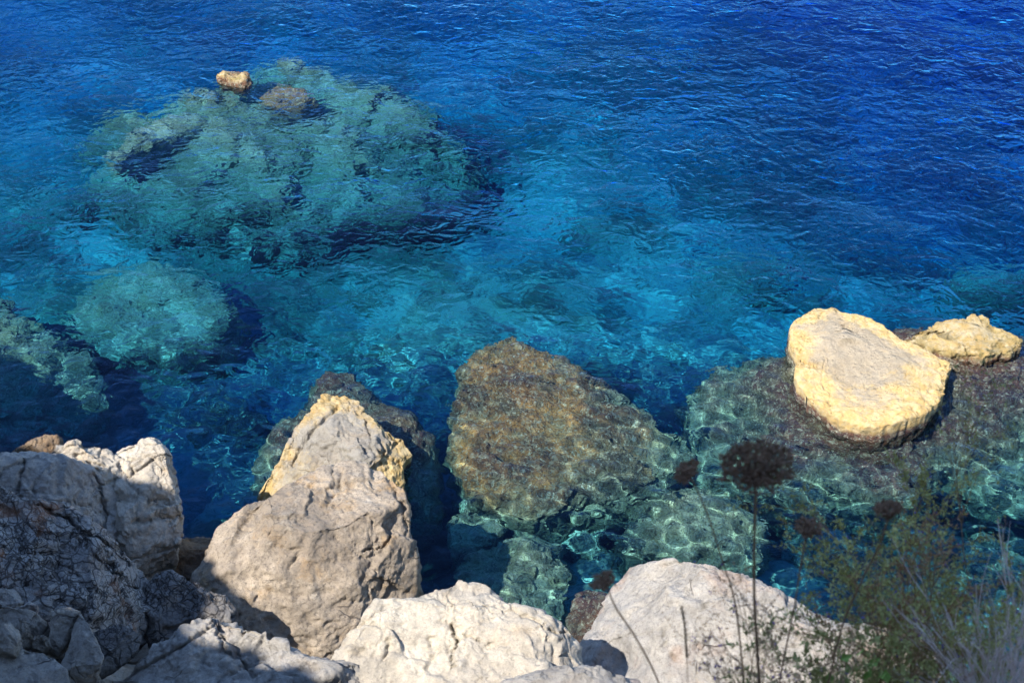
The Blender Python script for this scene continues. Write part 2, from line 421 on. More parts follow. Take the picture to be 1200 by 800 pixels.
# seabed and shore
N = NT('seabed_and_shore')
w = N.warp(.8, .9)
an = N.node('ShaderNodeAttribute'); an.attribute_name = 'sand'
sand = an.outputs['Fac']
c = N.mix(N.ramp(N.math('ADD', N.noise(.55, 6, .6, w), N.math('MULTIPLY', N.math('SUBTRACT', sand, .5), .5)), .40, .62), (.15, .17, .11), (.46, .50, .37))
c = N.mix(N.ramp(N.noise(2.3, 6, .65, w), .50, .66, 0, .65), c, (.09, .09, .05))
c = N.mix(N.ramp(N.noise(6, 6, .7), .52, .66, 0, .5), c, (.50, .52, .38))
c = N.mix(N.ramp(N.noise(13, 5, .7), .54, .66, 0, .6), c, (.06, .06, .04))
dry = N.ramp(N.math('ADD', N.z(), N.math('MULTIPLY', N.noise(3, 4), .3)), .15, .4)
dc = N.mix(N.ramp(N.noise(2, 6, .65), .4, .62), (.24, .20, .16), (.38, .34, .29))
dc = N.mix(N.ramp(N.noise(20, 6, .7), .5, .65, 0, .5), dc, (.08, .07, .06))
c = N.mix(dry, c, dc)
b = N.bump(N.noise(7, 8, .7), 1, .08); b = N.bump(N.noise(30, 5, .7), .6, .02, b)
M_ground = N.done(c, b, .95)

# water: a clear refracting surface over an absorbing body
N = NT('sea_water_surface'); t = N.t
g = N.node('ShaderNodeBsdfRefraction'); g.inputs['IOR'].default_value = 1.333; g.inputs['Roughness'].default_value = 0.0
gl = N.node('ShaderNodeBsdfGlossy'); gl.inputs['Roughness'].default_value = .03; gl.inputs['Color'].default_value = (.42, .56, .95, 1)
fr = N.node('ShaderNodeFresnel'); fr.inputs['IOR'].default_value = 1.333; mx = N.node('ShaderNodeMixShader')
st = N.vmath('MULTIPLY', N.warp(.9, .35), (1.0, 1.25, 1.0))
sy = N.node('ShaderNodeSeparateXYZ'); t.links.new(N.pos, sy.inputs[0])
gust = N.math('MULTIPLY', N.ramp(N.noise(.22, 3, .5), .35, .62, .65, 1.0), N.ramp(sy.outputs[1], 15.0, 24.0, .28, 1.0))   # calmer water in the lee of the shore
b = N.bump(N.math('MULTIPLY', N.noise(.7, 1.5, .5, st), N.ramp(sy.outputs[1], 15.0, 24.0, .35, 1.0)), .6, .14)
b = N.bump(N.math('MULTIPLY', N.noise(2.2, 1.5, .5, st, .8), gust), .8, .11, b)
b = N.bump(N.math('MULTIPLY', N.noise(4.6, 1, .5, st, 1.0), gust), .8, .042, b)
for q_ in (g, gl, fr): t.links.new(b, q_.inputs['Normal'])
t.links.new(fr.outputs[0], mx.inputs[0]); t.links.new(g.outputs[0], mx.inputs[1]); t.links.new(gl.outputs[0], mx.inputs[2])
t.links.new(mx.outputs[0], t.nodes['Material Output'].inputs['Surface']); t.nodes.remove(N.b)
M_water = N.m
M_body = bpy.data.materials.new('sea_water_body'); M_body.use_nodes = True; t = M_body.node_tree; t.nodes.clear()
o_ = t.nodes.new('ShaderNodeOutputMaterial'); va = t.nodes.new('ShaderNodeVolumeAbsorption')
ABS = (.80, .170, .008)
va.inputs['Color'].default_value = (1 - ABS[0], 1 - ABS[1], 1 - ABS[2], 1); va.inputs['Density'].default_value = 1.0
t.links.new(va.outputs[0], o_.inputs['Volume'])

# ------------------------------------------------------------------ ground: cliff foot, shore and seabed in one sheet
def stretched(a, b, step, far, g=1.18):
    core = list(np.arange(a, b + step / 2, step)); s = step; x = core[-1]; hi = []
    while x < far: s *= g; x += s; hi.append(x)
    s = step; x = core[0]; lo = []
    while x > -far: s *= g; x -= s; lo.append(x)
    return np.array(lo[::-1] + core + hi)
def grid_mesh(name, xs, ys, zf, mat, attrs=None):
    X, Y = np.meshgrid(xs, ys); Z = zf(X, Y)
    i = np.arange(X.size).reshape(X.shape)
    q = np.stack([i[:-1, :-1], i[:-1, 1:], i[1:, 1:], i[1:, :-1]], -1).reshape(-1, 4)
    at = {k: fn(X, Y).ravel() for k, fn in (attrs or {}).items()}
    return mesh_from(name, np.stack([X, Y, Z], -1).reshape(-1, 3), q, mat, True, attrs=at)

PY = [-400, -30, -3.5, -2.4, -1.0, 1.15, 1.45, 2.0, 4.0, 7.0, 8.6, 10.0, 11.5, 12.6, 13.6, 16, 20, 26, 34, 60, 200, 3000]
PZ = [60, 37, 26.8, 18.8, 12.7, 12.42, 12.0, 10.7, 7.6, 3.5, 2.2, .9, -.4, -1.2, -1.8, -2.6, -3.3, -4.4, -6.0, -9, -20, -30]
# the shadow-casting headland to the left: its crest
def crest(px, py, z, t): return at_z(px, py, z) + SD * t
CREST = np.array([crest(640, 796, 3.2, 13.0), crest(395, 772, 2.6, 12.5), crest(285, 735, 2.2, 12.0), crest(228, 660, 1.6, 11.0),
                  crest(150, 548, 2.4, 9.5), crest(70, 530, 1.4, 8.5), crest(-40, 430, 0., 8.0), crest(-150, 380, 0., 6.0)])
CROFF = lambda Y: np.interp(Y, [3, 7.2, 8.2, 10], [-.9, -.8, -.35, -.1])
def ground_z(X, Y):
    ye = Y + .10 * np.clip(X, -3, 6) * smooth(7, 9, Y) * (1 - smooth(16, 22, Y))
    Z = np.interp(ye, PY, PZ)
    Z = Z + smooth(-1.8, -4.5, X) * .6 * smooth(5, 8, Y) * (1 - smooth(11.8, 13.6, Y))
    Z = Z - smooth(2, 11, X) * 2.6 * smooth(16, 26, Y) - smooth(14, 40, X) * 3 * smooth(10, 20, Y)
    p = np.stack([X, Y, 0 * X], -1)
    amp = np.where(Y < 8, .15, .5)
    Z = Z + amp * fbm(p * .35 + 3, 4) * smooth(4, 10, Y) + .14 * fbm(p * 1.1 + 9, 5) * smooth(6, 12, Y) + .10 * fbm(p * 3, 4) * np.where(Y < 1.5, .2, 1)
    f1, f2, cid = worley(np.stack([X * 1.1, Y * 1.1, 0 * X + .3], -1) + .25 * p * 0)
    Z = Z + (.35 - .6 * f1) * .5 * (_jit[cid, 0] > .45) * smooth(11, 14, Y)
    # headland
    cxs, cys, czs = CREST[:, 0], CREST[:, 1], CREST[:, 2]
    yy = np.array([-40.0] + list(cys) + [cys[-1] + 6]); xx = np.array([cxs[0] - 2] + list(cxs) + [cxs[-1] - 9]); zz = np.array([czs[0] + 9] + list(czs) + [-3])
    o = np.argsort(yy); cx_ = np.interp(Y, yy[o], xx[o]); cz_ = np.interp(Y, yy[o], zz[o])
    cx_ = cx_ + CROFF(Y)
    wob = .25 * fbm(p * .8 + 60, 4)
    side = (cx_ - X) + wob                      # > 0 on the landward side of the crest
    head = cz_ + np.interp(Y, [4.2, 4.8, 5.4, 7, 8.0, 8.35, 9.4, 10.2, 11, 12.5], [-.7, -.4, .75, 1.1, .7, .05, -.5, -.6, .3, .7]) + np.clip(side, 0, 40) * .55 + .2 * fbm(p * 2 + 5, 4)
    k = smooth(-1.3, 0.15, side)
    return np.where(cz_ > Z, Z + (np.maximum(head, Z) - Z) * k, Z)
SAND = [(150, 260, 90, .25), (300, 450, 110, .6), (480, 330, 80, .4), (450, 500, 60, .5), (700, 340, 130, .5), (640, 210, 90, .35), (860, 300, 80, .3),
        (690, 660, 45, 1.0), (930, 660, 60, .8), (1150, 320, 60, .4), (780, 440, 60, .4), (180, 90, 60, .3), (60, 130, 70, .3),
        (60, 300, 40, -.8), (300, 400, 30, -1.0), (520, 240, 50, -.7), (540, 190, 60, -.6), (400, 275, 90, -.6), (140, 150, 60, -.6),
        (60, 480, 80, -1.), (1000, 150, 260, -.2), (1150, 590, 50, -1), (340, 500, 40, -.4), (500, 640, 60, -.8), (850, 150, 120, -.4)]
def sand_f(X, Y):
    p = np.stack([X, Y, 0 * X], -1)
    s = .5 + .25 * fbm(p * .3 + 77, 3)
    zf = np.interp(Y, PY, PZ)
    x2, y2 = X, Y
    for (px, py, r, a) in SAND:
        for it in range(1):
            q = under(px, py, float(np.interp(at_z(px, py, 0.)[1], PY, PZ)) - .2)
        sc_ = np.linalg.norm(q - CAM) / FPX
        s = s + a * .36 * np.exp(-(((x2 - q[0]) / (r * sc_)) ** 2 + ((y2 - q[1]) / (r * sc_ * 1.35)) ** 2))
    return s
gx = stretched(-11, 11, .085, 3000); gy = stretched(0.4, 34, .085, 3000)
ground = grid_mesh('ground', gx, gy, ground_z, M_ground, {'sand': sand_f})
ground.cycles.is_caustics_receiver = True; tag(ground, 'rocky limestone shore running down under the sea as a pale and weedy seabed', kind='structure')

# ------------------------------------------------------------------ water
wr = np.random.default_rng(3)
comps = []
for k in range(46):
    lam = .55 * (6.5 / .55) ** (k / 45); th = R(62) + wr.normal() * .75
    comps.append((lam, lam * .0011 * (1.0 if lam < 2 else 1.3), th, wr.random() * 7))
ripples = []
for k in range(26):
    lam = .20 * (1.3 / .20) ** (k / 25); ripples.append((lam, lam * (.0062 if lam < .5 else .0034), R(62) + wr.normal() * 1.1, wr.random() * 7))
def wave_z(X, Y):
    Z = np.zeros_like(X); fade = smooth(400, 60, np.hypot(X, Y))
    for lam, a, th, ph in comps:
        kk = 2 * math.pi / lam
        Z += a * np.sin(kk * (X * math.cos(th) + Y * math.sin(th)) + ph)
    near = smooth(20.5, 15.5, Y) * smooth(24, 16, np.abs(X))
    for lam, a, th, ph in ripples:
        kk = 2 * math.pi / lam
        Z += near * a * np.sin(kk * (X * math.cos(th) + Y * math.sin(th)) + ph)
    return Z * fade
wx = stretched(-11, 11, .045, 3000, 1.15)
wl = stretched(9, 21, .045, 3000, 1.2); wh = stretched(21.05, 40, .075, 3000, 1.2)
wy = np.concatenate([wl[(wl < 21) & (wl > -6)], wh[wh > 21]])
water = grid_mesh('water', wx, wy, wave_z, M_water)
water.cycles.is_caustics_caster = True; tag(water, 'clear blue and turquoise sea with small wind ripples', kind='structure')
bv = np.array([(x, y, z) for z in (-45, .10) for y in (-6, 3050) for x in (-3050, 3050)], float)
bf = [(0, 2, 3, 1), (4, 5, 7, 6), (0, 1, 5, 4), (2, 6, 7, 3), (0, 4, 6, 2), (1, 3, 7, 5)]
body = mesh_from('water_body', bv, bf, M_body, False, parent=water); tag(body, kind='structure')

# ------------------------------------------------------------------ submerged rocks and reefs
def sub_rock(*a, **k): return rock(*a, n='up', below=True, **k)
sub_rock('submerged_boulder', [(598,404),(635,424),(680,448),(716,467),(752,484),(781,504),(803,519),(808,545),(792,569),(776,590),(738,596),(693,605),(648,618),(612,620),(572,606),(540,592),(528,560),(528,524),(532,488),(538,452),(556,428),(581,413)],
         (650, 520, -1.13), M_reef, 'large flat brown algae covered boulder just under the water, centre', 'rock',
         hf=.80, hb=1.6, e=.6, ef=.62, sub=7, facets=0, rough=1.0, crack=.5, cobble=.5, seed=1, tilt=(-.12, .02))
sub_rock('submerged_stone', [(554,594),(583,606),(592,630),(575,646),(554,658),(526,654),(526,625),(536,606)], (556, 626, -1.25), M_reef_olive,
         'small rounded underwater stone touching the lower left corner of the big brown submerged boulder', 'rock', hf=.55, hb=.8, e=.7, sub=5, rough=.7, crack=.2, cobble=.7, seed=2)
sub_rock('submerged_boulder', [(612,622),(645,628),(664,655),(668,690),(660,730),(620,745),(575,735),(545,700),(540,672),(560,650),(585,634)], (610, 680, -1.1), M_reef_olive,
         'dark olive underwater boulder right behind the white boulder at the bottom', 'rock', hf=.75, hb=1., e=.7, sub=6, rough=.8, crack=.2, cobble=.9, seed=3)
sub_rock('submerged_boulder', [(745,603),(780,590),(817,582),(858,589),(888,612),(900,640),(888,680),(840,690),(790,672),(735,650),(722,625)], (815, 635, -1.2), M_reef_olive,
         'olive underwater boulder right behind the grey right hand boulder', 'rock', hf=.7, hb=1., e=.7, sub=6, rough=.8, crack=.2, cobble=.8, seed=4)
sub_rock('submerged_stone', [(698,690),(722,700),(722,740),(700,770),(672,760),(662,728),(676,702)], (694, 730, -.35), M_brown,
         'dark brown wet stone wedged at the waterline between the white and the grey boulder', 'rock', hf=.45, hb=.8, e=.8, sub=5, seed=5)
sub_rock('reef_shelf', [(800,470),(835,447),(880,438),(925,436),(960,425),(1050,415),(1130,408),(1200,412),(1290,440),(1330,520),(1250,590),(1190,600),(1110,585),(1060,610),(980,612),(890,600),(820,580),(790,530)],
         (1010, 510, -1.5), M_reef_purple, 'wide purple brown underwater reef shelf that surrounds the yellow islet', 'reef', hf=1.1, hb=1.4, e=.7, ef=.85, sub=7, facets=0, rough=1.2, crack=.2,
         cobble=.7, seed=6, bumps=[(1010, 470, 1.9, .46), (1130, 445, 1.5, .30), (930, 520, .9, .25), (860, 520, 1.0, -.3), (1180, 560, 1.2, -.5)])
sub_rock('submerged_boulder', [(1110,655),(1150,632),(1195,640),(1230,670),(1220,720),(1160,725),(1115,700)], (1165, 680, -1.9), M_reef_pale,
         'pale green underwater boulder behind the dry shrub at the right edge', 'rock', hf=.8, hb=1., e=.75, sub=6, rough=.8, crack=.2, cobble=.7, seed=7)
sub_rock('reef_mound', [(108,222),(120,185),(150,150),(200,122),(262,106),(340,108),(420,118),(475,134),(520,155),(558,180),(562,203),(535,226),(480,248),(400,262),(330,275),(230,270),(150,252)],
         (330, 190, -2.75), M_reef_mound, 'large pale green underwater reef mound in the upper left', 'reef', hf=1.5, hb=2.5, e=.7, ef=1.0, sub=7, facets=3, cut=(.75, .95), rough=3.0, crack=.8,
         cobble=1.1, seed=8, tilt=(-.05, .20), fs=1.6, bumps=[(285, 125, .9, .35), (350, 132, .7, .2), (180, 170, .9, .6), (230, 150, .8, .45), (420, 140, .8, .3)])
sub_rock('reef_mound', [(80,365),(90,335),(130,316),(180,310),(235,318),(268,345),(280,380),(262,410),(210,428),(150,425),(100,405)], (180, 365, -2.6), M_reef_pale,
         'round pale green underwater mound left of centre, below the reef mound', 'reef', hf=1.1, hb=1.5, e=.75, ef=1.1, sub=6, rough=1.2, crack=.3, cobble=.9, seed=9)
sub_rock('reef_slab', [(-60,350),(0,352),(50,385),(105,428),(130,470),(120,505),(60,520),(-60,530)], (30, 440, -1.9), M_reef_olive,
         'long underwater rock slab reaching in from the left edge', 'reef', hf=1.2, hb=1.3, e=.75, ef=1.2, sub=6, rough=1.8, crack=.6, cobble=.9, seed=10)
sub_rock('submerged_skirt', [(356,495),(366,466),(384,456),(418,462),(446,490),(484,512),(510,545),(516,590),(500,620),(420,620),(330,600),(296,566),(308,530),(330,500)], (415, 540, -1.5), M_reef_purple,
         'dark red algae covered underwater foot around the yellow grey rock behind the tan boulder', 'rock', hf=1.0, hb=1.3, e=.65, ef=.8, sub=6, facets=0, rough=.9, crack=.2, cobble=.8, seed=11, bumps=[(398, 462, .45, .45), (480, 535, .6, .5)])
for i, (px, py, rx, ry, zt, lab) in enumerate([
        (430, 350, 55, 26, -4.0, 'dim underwater boulder in the open water to the right of the round pale mound'),
        (690, 235, 75, 26, -5.0, 'faint wide underwater rock in the open water, nearest the middle of the top half'),
        (250, 500, 60, 30, -3.0, 'teal underwater boulder between the left rocks and the yellow grey rock'),
        (60, 250, 50, 25, -4.2, 'faint underwater boulder near the left edge beside the big reef mound'),
        (860, 330, 70, 25, -4.4, 'faint underwater boulder in blue water up and left of the yellow islet'),
        (470, 430, 48, 25, -3.2, 'teal underwater boulder left of the big brown submerged boulder'),
        (690, 640, 34, 22, -1.9, 'bright turquoise underwater stone between the two olive boulders'),
        (960, 645, 50, 24, -2.1, 'turquoise underwater stone seen behind the small drooping seed head'),
        (1165, 330, 55, 18, -4.2, 'faint turquoise underwater rock above the low yellow islet')]):
    a = np.linspace(0, 2 * np.pi, 15)[:-1]; rr = 1 + .18 * np.sin(a * 2 + i) + .12 * np.sin(a * 3 + 2 * i)
    sub_rock('submerged_boulder', list(zip(px + rx * rr * np.cos(a), py + ry * rr * np.sin(a))), (px, py, zt), M_reef_pale, lab, 'rock',
             hf=.6, hb=1.6, e=.8, sub=5, rough=1.4, crack=.3, cobble=.8, seed=20 + i)

sub_rock('shoal', [(305,118),(318,106),(340,101),(362,108),(372,120),(355,130),(325,132)], (338, 118, -.62), M_reef,
         'small reddish brown shoal just under the surface to the right of the tiny tan islet', 'reef', hf=.26, hb=.8, e=.7, ef=.8, sub=5, facets=0, rough=1.2, cobble=.8, seed=12)
sub_rock('shoal', [(126,184),(150,160),(190,143),(238,134),(246,146),(200,166),(155,182),(135,194)], (180, 165, -1.0), M_reef_mound,
         'dark purple brown ledge just under water at the left shoulder of the big reef mound', 'reef', hf=.32, hb=.8, e=.7, ef=.8, sub=5, facets=0, rough=1.2, cobble=.8, seed=13)
# ------------------------------------------------------------------ islets
rock('islet', [(924,384),(940,372),(955,365),(975,364),(985,370),(1010,374),(1030,382),(1057,401),(1080,410),(1116,430),(1110,446),(1107,466),(1098,475),(1088,486),(1068,493),(1050,499),(1025,504),(1000,500),(977,491),(964,479),(947,467),(934,452),(931,438),(937,424),(924,408)],
     (1020, 440, .22), M_islet, 'large flat topped yellow and cream rock islet with crusty rim', 'islet', n='up', hf=.09, hb=.85, e=.30, ef=.25, sub=7,
     facets=0, rough=.35, crack=.25, fine=1.2, flute=.022, seed=30, tilt=(.0, .0), bumps=[(985, 400, .5, .07), (1060, 450, .6, .06), (960, 470, .4, -.05)], chip=.35,
     cracks=[([(985,385),(975,400)], 2, .05), ([(1000,436),(1025,447),(1045,452)], 2, .04), ([(938,424),(955,427),(975,430)], 2.5, .08), ([(968,450),(975,472)], 3.5, .10),
             ([(1066,415),(1072,430)], 2, .04), ([(1050,425),(1060,420)], 2, .03)])
rock('low_islet', [(1058,404),(1066,395),(1084,396),(1089,386),(1105,380),(1120,382),(1140,377),(1155,378),(1162,388),(1176,390),(1190,398),(1197,408),(1180,418),(1150,424),(1120,420),(1090,415)],
     (1135, 404, .08), M_islet2, 'low craggy yellow rock islet to the right of the large flat topped one', 'islet', n='up', hf=.12, hb=.6, e=.45, ef=.3, sub=6,
     facets=0, rough=1.0, crack=.8, fine=1.5, flute=.08, seed=31, fs=.6, bumps=[(1120, 392, .5, .05), (1150, 392, .4, .05)])
rock('tiny_islet', [(256,92),(262,88),(276,86),(290,89),(296,95),(292,102),(284,104),(268,101),(257,98)], (276, 98, -.02), M_islet2,
     'tiny tan rock poking out of the water on top of the reef mound, upper left', 'islet', n='up', hf=.2, hb=.5, e=.9, ef=.85, sub=5, rough=1.3, seed=32, tilt=(-.15, .1), fs=.5)
rock('tidemark_rock', [(297,586),(309,567),(330,539),(339,522),(342,505),(364,482),(380,462),(404,461),(421,472),(428,486),(447,498),(475,520),(484,534),(470,548),(478,590),(450,620),(370,625),(310,610)],
     (400, 545, .35), M_tide, 'pointed grey rock with yellow edges rising from the water behind the tan boulder', n=.4, hf=.45, hb=1.1, e=.5, ef=.8, sub=7,
     facets=6, cut=(.65, .9), rough=.7, crack=.6, flute=.02, seed=33, tilt=(0, 0), fs=.8,
     cracks=[([(342,545),(365,505),(395,478)], 3, .12), ([(428,490),(440,530),(470,545)], 3, .1)])

# ------------------------------------------------------------------ boulders on the shore
rock('boulder', [(227,681),(245,648),(259,622),(283,600),(302,590),(342,565),(385,543),(404,539),(423,540),(447,546),(459,555),(473,572),(478,600),(479,624),(487,653),(497,679),(503,695),(495,730),(450,775),(370,805),(300,790),(250,740)],
     (370, 660, 1.25), M_tan, 'large tan sunlit boulder in front of the pointed yellow edged rock', n=.12, hf=1.0, hb=1.5, e=.7, ef=.72, sub=7,
     facets=10, cut=(.66, .92), rough=.6, crack=.3, seed=41,
     cracks=[([(428,644),(450,640),(457,628)], 2.0, .14), ([(338,668),(352,645),(330,640)], 2.5, .07), ([(400,556),(398,575),(385,590)], 3, .08), ([(455,560),(470,590),(476,620)], 3, .12), ([(265,650),(285,615),(300,598)], 4, .06), ([(300,690),(340,700),(390,690)], 6, .05)])
rock('boulder', [(383,782),(404,759),(421,732),(440,706),(453,705),(488,702),(507,692),(535,686),(560,688),(576,697),(602,711),(633,719),(662,741),(676,754),(680,776),(690,792),(690,840),(600,880),(480,880),(395,840)],
     (540, 780, 2.6), M_pale, 'bright cream boulder with dark pits at the bottom centre', n=.15, hf=.75, hb=1.6, e=.7, ef=.7, sub=7,
     facets=8, cut=(.62, .9), rough=.62, crack=.3, seed=42,
     cracks=[([(530,732),(536,750),(529,768),(533,785)], 3, .16), ([(448,775),(456,762),(454,750)], 3, .10), ([(500,785),(508,770),(506,745)], 6, .10), ([(540,738),(556,750),(565,747)], 2, .10), ([(565,712),(578,718)], 2, .06), ([(600,712),(640,735),(662,745)], 3, .10), ([(405,745),(440,720),(455,708)], 3, .05)])
rock('boulder', [(672,760),(689,734),(696,711),(714,680),(734,657),(759,655),(790,657),(831,666),(858,673),(885,684),(912,696),(948,720),(975,732),(1002,738),(1056,743),(1083,752),(1099,765),(1110,790),(1110,840),(1000,890),(850,900),(740,880),(680,820)],
     (870, 770, 1.7), M_grey, 'broad grey beige boulder behind the dry umbel plant at the bottom right', n=.25, hf=.8, hb=1.7, e=.65, ef=.7, sub=7,
     facets=7, cut=(.66, .92), rough=.6, crack=.3, seed=43, bumps=[(720, 770, .35, -.5)],
     cracks=[([(778,738),(782,755),(792,770)], 2, .12), ([(735,745),(790,735),(820,760),(815,800)], 3, .06), ([(800,690),(812,696)], 2, .06), ([(900,730),(960,750)], 3, .06)])
rock('slab_rock', [(560,812),(589,797),(614,791),(649,784),(690,781),(716,782),(744,792),(765,808),(740,850),(640,870),(570,850)], (670, 815, 3.2), M_grey,
     'low grey slab along the bottom edge between the white and the grey boulder', n=.2, hf=.35, hb=.9, e=.7, sub=6, facets=3, rough=.7, crack=.3, seed=44)
rock('boulder', [(95,830),(127,800),(157,774),(187,751),(225,732),(255,726),(285,730),(300,736),(325,752),(366,774),(428,781),(452,806),(450,860),(300,890),(130,880)], (285, 795, 2.9), M_grey,
     'wide low half shaded boulder at the bottom, left of the cream one', n=.25, hf=.5, hb=1.5, e=.65, ef=.75, sub=7, facets=6, rough=1.1, crack=.7, seed=45,
     cracks=[([(150,790),(200,765),(255,730)], 3, .1), ([(255,730),(262,760),(300,790)], 4, .12)])
rock('boulder', [(170,690),(184,672),(202,669),(232,687),(262,702),(273,718),(268,745),(220,760),(180,755)], (222, 715, 1.9), M_dark,
     'shaded dark grey rock wedged between the cracked boulder and the tan boulder', n=.2, hf=.45, hb=1.0, e=.75, sub=6, facets=6, rough=1.3, crack=.8, seed=46)
rock('boulder', [(-110,560),(-40,555),(0,570),(15,579),(37,587),(75,587),(97,600),(127,618),(150,637),(172,657),(191,687),(200,712),(193,735),(176,750),(130,775),(40,790),(-90,780),(-140,670)], (60, 680, 2.8), M_crackd,
     'big shaded boulder covered in dark cracks on the left', n=.2, hf=.7, hb=1.7, e=.65, ef=.7, sub=7, facets=8, rough=1.1, crack=1.0, seed=47, strata=.02,
     cracks=[([(45,590),(85,610),(110,650),(160,690)], 3, .12), ([(75,605),(130,640),(185,690)], 3, .12), ([(0,640),(60,650),(120,700)], 3, .07), ([(20,680),(70,700),(110,730)], 3, .08), ([(95,605),(80,630),(60,680)], 2.5, .06), ([(130,650),(150,640)], 3, .1)])
rock('boulder', [(-90,545),(-30,530),(0,536),(15,533),(49,538),(82,545),(112,552),(120,562),(142,571),(157,588),(168,600),(164,613),(148,625),(150,640),(120,690),(0,700),(-110,660)], (50, 600, 2.1), M_grey,
     'smooth grey boulder with rounded bulges above the cracked one on the left', n=.2, hf=.6, hb=1.6, e=.65, ef=.65, sub=7, facets=7, rough=.9, crack=.8, seed=48,
     cracks=[([(28,540),(25,565),(22,585)], 3, .12), ([(112,555),(120,590),(125,615)], 3, .14), ([(50,585),(90,590),(118,600)], 3, .05)])
rock('boulder', [(40,540),(60,530),(75,525),(99,521),(126,526),(139,537),(150,552),(160,575),(150,610),(100,620),(50,590)], (102, 560, 1.95), M_pale,
     'pale boulder between the smooth grey one and the tall blocky one, left', n=.2, hf=.5, hb=1.4, e=.65, ef=.65, sub=6, facets=5, rough=1.1, crack=.8, seed=49,
     cracks=[([(75,545),(110,540),(122,548)], 2, .08), ([(130,560),(150,575)], 3, .08)])
rock('boulder', [(133,534),(146,524),(165,515),(180,518),(194,531),(199,545),(206,567),(209,597),(209,627),(207,661),(200,680),(180,700),(150,680),(135,620),(130,570)], (172, 600, 1.45), M_pale,
     'tall blocky boulder with sunlit white top at the water edge, left', n=.1, hf=.6, hb=1.5, e=.6, ef=.6, sub=7, facets=5, rough=1.0, crack=.9, seed=50,
     cracks=[([(150,560),(165,548),(178,540)], 3, .12), ([(155,612),(180,608),(207,605)], 3, .10), ([(150,655),(180,650),(205,640)], 3, .10), ([(160,570),(175,585),(200,590)], 2.5, .08)])
rock('stone', [(14,534),(22,528),(36,520),(47,513),(56,509),(69,512),(74,524),(66,536),(50,545),(20,545)], (48, 530, 1.1), M_brown,
     'small rusty brown rock behind the left boulders against the water', n=.2, hf=.3, hb=.9, e=.75, sub=6, facets=5, rough=1.3, crack=.8, seed=51, fs=.5)
rock('boulder', [(196,640),(215,625),(240,628),(262,640),(262,690),(235,710),(200,700)], (228, 668, .3), M_brown, 'dark wet rock in the gap left of the tan boulder', n=.3, hf=.4, hb=1.2, e=.75, sub=6, facets=5, seed=52)

STONES = [([(0,710),(22,713),(49,721),(63,731),(54,747),(26,746),(-8,730),(-20,712)], 3.62, 'flat beige stone lying across the pile of loose stones, bottom left', M_stone),
          ([(61,716),(82,713),(94,718),(88,738),(80,756),(67,768),(54,762),(58,742)], 3.55, 'thin slab stone leaning on the upright one in the loose pile', M_stone),
          ([(93,711),(99,726),(113,750),(120,770),(113,797),(94,803),(70,778),(80,758),(86,732)], 3.6, 'largest upright pale stone of the loose pile at the bottom left', M_stone),
          ([(108,737),(142,732),(166,744),(162,760),(143,779),(118,792),(114,770)], 3.2, 'rounded dark grey rock right of the loose stone pile', M_dark),
          ([(-10,732),(11,729),(23,740),(25,756),(19,769),(-8,762)], 3.9, 'reddish tan stone at the left edge, topmost of the loose pile', M_stone),
          ([(22,726),(32,730),(39,745),(36,756),(24,759),(20,742)], 3.75, 'small narrow stone beside the reddish tan one', M_stone),
          ([(36,747),(57,745),(61,757),(49,764),(35,760)], 3.66, 'smallest squarish stone in the middle of the loose pile', M_stone),
          ([(-30,762),(0,761),(22,758),(60,770),(80,786),(84,812),(40,830),(-40,830)], 3.6, 'broad bluish grey stone in the bottom left corner', M_grey),
          ([(-20,692),(0,690),(16,689),(28,704),(20,714),(-10,710)], 3.25, 'small grey stone tucked under the cracked boulder at the left edge', M_grey),
          ([(18,713),(34,704),(45,710),(43,721),(24,722)], 3.3, 'wedge shaped grey stone just above the flat beige stone', M_grey)]
for i, (ol, zc, lab, m) in enumerate(STONES):
    a = np.array(ol).mean(0)
    rock('stone', ol, (a[0], a[1], zc), m, lab, 'stone', 'loose stones piled at the bottom left', n=.25, hf=.22 if i != 7 else .3, hb=.35, e=.6, ef=.6,
         sub=6, facets=11, cut=(.5, .82), rough=.3, crack=.2, seed=60 + i, fs=.4)

